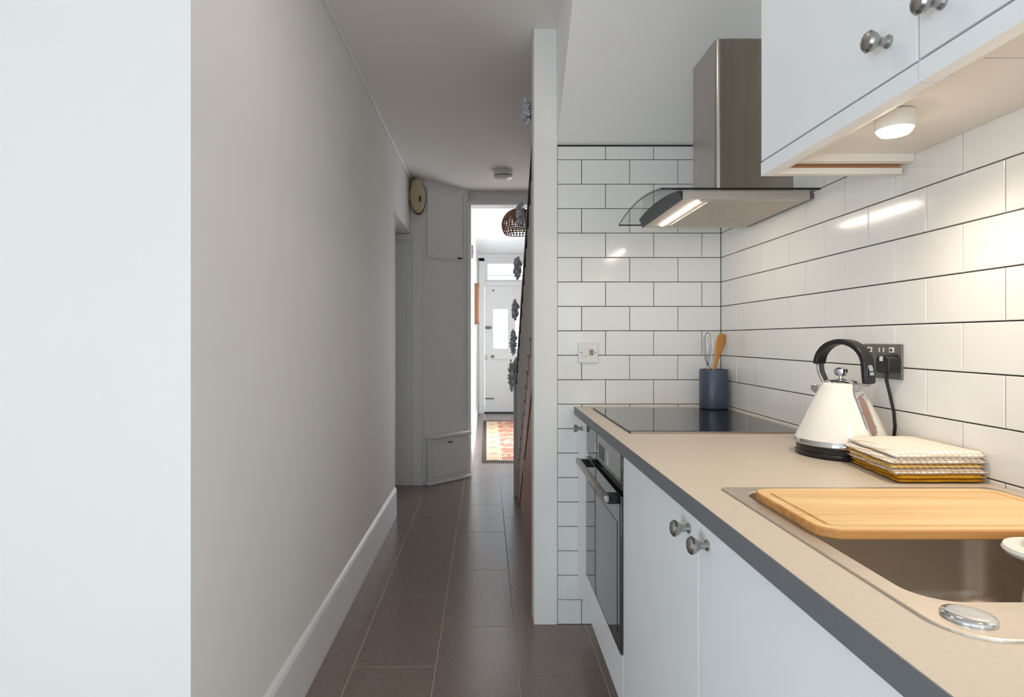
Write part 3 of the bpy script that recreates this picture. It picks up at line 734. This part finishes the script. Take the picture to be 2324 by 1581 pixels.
towel('tea_towel', zt, 0.0110, 1, M_T3, -0.010, 'white checked tea towel second from the top of the stack'); zt += 0.0112
towel('tea_towel', zt, 0.0130, 1, M_T1, 0.000, 'pale cream checked tea towel on top of the stack')

# ------------------------------------------------------------------ passage furnishings
# ceiling smoke alarm
sa = thing('smoke_alarm', (0.128, 4.56, CZ), 'white round smoke alarm on the passage ceiling', 'smoke alarm')
MB().lathe([(0.072,0.0),(0.072,-0.03),(0.068,-0.036)], (0.128,4.56,CZ-0.0003), n=32).build('base', M_PLAST, sa, smooth=True)
MB().lathe([(0.060,-0.036),(0.060,-0.044)], (0.128,4.56,CZ), n=32).build('vent_ring', M_DGREY, sa)
MB().lathe([(0.070,-0.044),(0.070,-0.052),(0.05,-0.066),(0.02,-0.07),(0.002,-0.0705)], (0.128,4.56,CZ), n=32).build('cover', M_PLAST, sa, smooth=True)
# cream oval box high on the left wall
bc = (-0.548, 4.74, 2.322)
bell = thing('bell_box', (XL, 4.74, 2.322), 'aged cream oval bell box high on the left wall above the door opening', 'bell box')
def ell(y, sx, sz, n=28): return [(bc[0]+sx*math.cos(2*PI*k/n), y, bc[2]+sz*math.sin(2*PI*k/n)) for k in range(n)]
MB().loft([ell(4.79,0.056,0.130), ell(4.71,0.058,0.134), ell(4.692,0.054,0.128), ell(4.686,0.045,0.115)]).build('cover', M_CREAM, bell, smooth=True, angle=50)
MB().loft([ell(4.80,0.060,0.139), ell(4.785,0.060,0.139)]).build('back_rim', M_RATTAN, bell)
B(-0.530, -0.516, 4.676, 4.687, 2.265, 2.31).build('latch', M_BLACK, bell)
B(-0.614, -0.585, 4.72, 4.78, 2.29, 2.36).build('bracket', M_CREAM, bell)
# staircase rising towards the viewer behind the white post, seen almost edge on
PS = 0.79; SY = 4.45
def nose(y): return (SY-y)*PS
stz = thing('staircase', (0.6, 4.45, 0), 'brown wooden staircase with a banister rising behind the white post', 'staircase')
for i_ in range(8):
    y0 = SY-0.24*i_; z0 = 0.19*i_
    B(0.268, 0.975, y0-0.020, y0-0.002, z0+0.0005, z0+0.16).build('riser', M_WHITE, stz)
    B(0.268, 0.975, max(y0-0.262, 2.585), y0+0.018, z0+0.16, z0+0.19).build('tread', M_BROWNW, stz, bevel=0.004)
sg = MB().prism([(SY+0.05,0.0),(SY+0.05,0.10),(SY-0.02,0.20),(2.582,nose(2.582)+0.17),(2.582,nose(2.582)-0.12),(SY-0.16,0.0)], 0, 0.236, 0.266)
sg.build('stringer', M_BROWNW, stz)
y = SY-0.19
while y > 2.60:
    ya = max(y-0.118, 2.584)
    MB().prism([(y,0.0005),(ya,0.0005),(ya,nose(ya)-0.125),(y,nose(y)-0.125)], 0, 0.243, 0.261).build('panel_board', M_BROWNW, stz)
    y -= 0.122
for yk in (3.05, 3.75):
    B(0.234, 0.243, yk, yk+0.012, 0.30, 0.42).build('cupboard_handle', M_PALE, stz)
y = SY-0.12
while y > 2.60:
    MB().prism([(y+0.014,nose(y)+0.13),(y-0.014,nose(y)+0.15),(y-0.014,nose(y)+0.845),(y+0.014,nose(y)+0.825)], 0, 0.224, 0.246).build('baluster', M_PALE, stz)
    y -= 0.12
hr_ = MB().prism([(SY-0.02,nose(SY-0.02)+0.83),(2.582,nose(2.582)+0.83),(2.582,nose(2.582)+0.885),(SY-0.02,nose(SY-0.02)+0.885)], 0, 0.2165, 0.2595)
hr_.build('handrail', M_DARKW, stz, bevel=0.008)
nw = B(0.206, 0.280, 4.455, 4.525, 0.0, 0.98).build('newel_post', M_GREYP, stz, bevel=0.004)
MB().loft([[(0.243+a*r_, 4.49+b*r_, z) for a, b in ((-1,-1),(1,-1),(1,1),(-1,1))] for r_, z in ((0.046,0.98),(0.046,1.0),(0.036,1.015),(0.022,1.045),(0.006,1.05))]).build('newel_cap', M_GREYP, nw)
def bunch(c, rx, rz, n, label, seed):
    rnd = random.Random(seed); mb = MB(); c = Vector(c)
    for i in range(n):
        while True:
            p = Vector((rnd.uniform(-1,1), rnd.uniform(-1,1), rnd.uniform(-1,1)))
            if 0.25 < p.length < 1: break
        q = c + Vector((p.x*rx, p.y*0.04, p.z*rz))
        a = Vector((rnd.uniform(-1,1), rnd.uniform(-1,1), rnd.uniform(-1,1))).normalized(); b_ = a.orthogonal().normalized()
        d_ = a.cross(b_); s = rnd.uniform(0.009, 0.0145)
        mb.loft([[q - b_*s, q - b_*s*0.2 - d_*s*0.7, q + b_*s, q - b_*s*0.2 + d_*s*0.7], [q - b_*s + a*0.003, q - b_*s*0.2 - d_*s*0.7 + a*0.003, q + b_*s + a*0.003, q - b_*s*0.2 + d_*s*0.7 + a*0.003]])
    t = thing('dried_bunch', c - Vector((0,0,rz)), label, 'dried flowers', 'mottled grey-blue bunches along the banister')
    mb.build('petals', M_BUNCH, t)
    MB().tube([c + Vector((0.0,0,-rz*1.0)), c + Vector((0.010,0.0,0)), Vector((0.211, c.y, c.z + rz*0.4))], 0.003, 6).build('stalk', M_DARKW, t)
    return t
for q, (yb, rz, lab) in enumerate(((2.70, 0.055, 'grey-blue dried bunch tied highest on the banister, nearest the ceiling'),
        (3.17, 0.075, 'grey-blue dried bunch on the banister just above the rattan lampshade'),
        (3.48, 0.065, 'grey-blue dried bunch on the banister beside the fanlight window'),
        (3.77, 0.065, 'grey-blue dried bunch on the banister level with the top of the door panes'),
        (4.03, 0.085, 'slim grey-blue dried bunch on the banister beside the lower door panes'),
        (4.34, 0.120, 'long grey-blue dried bunch tied lowest on the banister beside the newel post'))):
    bunch((0.181, yb, nose(yb)+0.83), 0.020, rz, 150, lab, q+1)

# hall: rattan shade, wooden cabinet on the wall, switch plate, rug
lc = Vector((0.315, 5.75, 2.285)); LR = 0.165
la = thing('pendant_lamp', (lc.x, lc.y, HZ), 'round brown rattan pendant shade hanging in the far hall', 'lamp')
MB().tube([(lc.x, lc.y, HZ-0.001), (lc.x, lc.y, lc.z+0.10)], 0.004, 6).build('cord', M_BLACK, la)
MB().lathe([(0.03,0),(0.03,-0.012),(0.012,-0.02)], (lc.x, lc.y, HZ-0.0005), n=16).build('ceiling_rose', M_PLAST, la)
MB().lathe([(0.004,0.115),(0.018,0.11),(0.018,0.05),(0.012,0.045)], lc, n=12).build('lamp_holder', M_BLACK, la)
shade = MB(); NR = 30
for k in range(NR):
    a = 2*PI*k/NR; pth = []
    for i in range(15):
        ph = -0.62 + (1.45+0.62)*i/14
        pth.append(lc + Vector((LR*math.cos(ph)*math.cos(a), LR*math.cos(ph)*math.sin(a), LR*0.92*math.sin(ph))))
    shade.tube(pth, 0.0066, 4)
for i in range(17):
    ph = -0.62 + (1.40+0.62)*(i/16)**0.8
    pth = [lc + Vector((LR*math.cos(ph)*math.cos(2*PI*k/28), LR*math.cos(ph)*math.sin(2*PI*k/28), LR*0.92*math.sin(ph))) for k in range(29)]
    shade.tube(pth, 0.0085 if i > 6 else 0.0048, 4)
shade.build('shade', M_RATTAN, la)
wc = thing('wall_cupboard', (-0.125, 7.45, 1.36), 'small orange wooden key cupboard on the left wall of the hall', 'cupboard')
B(-0.1478, -0.094, 7.25, 7.62, 1.40, 1.845).build('box', M_FRAMEW, wc, bevel=0.004)
B(-0.1478, -0.088, 7.235, 7.635, 1.845, 1.862).build('top_board', M_FRAMEW, wc, bevel=0.003)
B(-0.1478, -0.112, 7.27, 7.60, 1.362, 1.40).build('key_rail', M_FRAMEW, wc, bevel=0.003)
for y in (7.33, 7.43, 7.53): MB().lathe([(0.004,0),(0.004,0.014),(0.007,0.018),(0.002,0.02)], (-0.112, y, 1.38), (1,0,0), 8).build('peg', M_DARKW, wc)
sw_ = thing('hall_switch', (-0.14, 5.65, 2.0), 'small white box high on the hall wall just inside the doorway', 'box')
B(-0.1478, -0.125, 5.60, 5.72, 1.945, 2.07).build('plate', M_PLAST, sw_, bevel=0.004)
B(-0.125, -0.121, 5.64, 5.68, 1.99, 2.03).build('rocker', M_PLAST, sw_, bevel=0.001)

# rug
def rug_mat():
    m = bpy.data.materials.new('woven_rug'); m.use_nodes = True
    nt = m.node_tree; p = nt.nodes['Principled BSDF']; p.inputs['Roughness'].default_value = 0.95
    tc = nt.nodes.new('ShaderNodeTexCoord'); sp = nt.nodes.new('ShaderNodeSeparateXYZ'); nt.links.new(tc.outputs['Object'], sp.inputs[0])
    mp = nt.nodes.new('ShaderNodeMapping'); mp.inputs['Scale'].default_value = (9, 5.5, 1); nt.links.new(tc.outputs['Object'], mp.inputs['Vector'])
    nz = nt.nodes.new('ShaderNodeTexNoise'); nz.inputs['Scale'].default_value = 1.2; nz.inputs['Detail'].default_value = 3; nt.links.new(mp.outputs['Vector'], nz.inputs['Vector'])
    wv_ = nt.nodes.new('ShaderNodeMath'); wv_.operation = 'PINGPONG'; wv_.inputs[1].default_value = 0.17; nt.links.new(sp.outputs[1], wv_.inputs[0])
    gap = nt.nodes.new('ShaderNodeMath'); gap.operation = 'GREATER_THAN'; gap.inputs[1].default_value = 0.025; nt.links.new(wv_.outputs[0], gap.inputs[0])
    th = nt.nodes.new('ShaderNodeMath'); th.operation = 'GREATER_THAN'; th.inputs[1].default_value = 0.42; nt.links.new(nz.outputs['Fac'], th.inputs[0])
    xr = nt.nodes.new('ShaderNodeMath'); xr.operation = 'GREATER_THAN'; xr.inputs[1].default_value = -0.125; nt.links.new(sp.outputs[0], xr.inputs[0])
    m1 = nt.nodes.new('ShaderNodeMath'); m1.operation = 'MULTIPLY'; nt.links.new(gap.outputs[0], m1.inputs[0]); nt.links.new(th.outputs[0], m1.inputs[1])
    m2 = nt.nodes.new('ShaderNodeMath'); m2.operation = 'MULTIPLY'; nt.links.new(m1.outputs[0], m2.inputs[0]); nt.links.new(xr.outputs[0], m2.inputs[1])
    # small dark dashes on the cream band
    dx = nt.nodes.new('ShaderNodeMath'); dx.operation = 'COMPARE'; dx.inputs[1].default_value = -0.21; dx.inputs[2].default_value = 0.035; nt.links.new(sp.outputs[0], dx.inputs[0])
    dg = nt.nodes.new('ShaderNodeMath'); dg.operation = 'LESS_THAN'; dg.inputs[1].default_value = 0.02; nt.links.new(wv_.outputs[0], dg.inputs[0])
    d3 = nt.nodes.new('ShaderNodeMath'); d3.operation = 'MULTIPLY'; nt.links.new(dx.outputs[0], d3.inputs[0]); nt.links.new(dg.outputs[0], d3.inputs[1])
    a = nt.nodes.new('ShaderNodeMix'); a.data_type = 'RGBA'; a.inputs[6].default_value = rgb(206, 184, 154); a.inputs[7].default_value = rgb(182, 124, 102)
    nt.links.new(m2.outputs[0], a.inputs[0])
    b = nt.nodes.new('ShaderNodeMix'); b.data_type = 'RGBA'; b.inputs[7].default_value = rgb(150, 122, 96)
    nt.links.new(a.outputs[2], b.inputs[6]); nt.links.new(d3.outputs[0], b.inputs[0]); nt.links.new(b.outputs[2], p.inputs['Base Color'])
    return m
rg = thing('rug', (0.28, 7.13, 0.0), 'cream and brick red woven rug with a dark border on the hall floor', 'rug')
B(0.0, 0.62, 5.76, 8.50, 0.0005, 0.009).build('field', rug_mat(), rg)
mb = MB(); mb.box(-0.045, 0.0, 5.69, 8.58, 0.0005, 0.0095); mb.box(0.62, 0.665, 5.69, 8.58, 0.0005, 0.0095); mb.box(0, 0.62, 5.69, 5.76, 0.0005, 0.0095); mb.box(0, 0.62, 8.50, 8.58, 0.0005, 0.0095)
mb.build('border', mat('dark_rug_border', rgb(74, 56, 46), 0.95, var=0.5, scale=40), rg)
fg = MB()
for i in range(36):
    x = -0.04 + i*0.0195
    fg.tube([(x, 5.69, 0.006), (x+random.uniform(-0.006,0.006), 5.655, 0.002)], 0.003, 4); fg.tube([(x, 8.58, 0.006), (x+random.uniform(-0.006,0.006), 8.61, 0.002)], 0.003, 4)
fo = fg.build('fringe', M_PALE, rg); fo['kind'] = 'stuff'
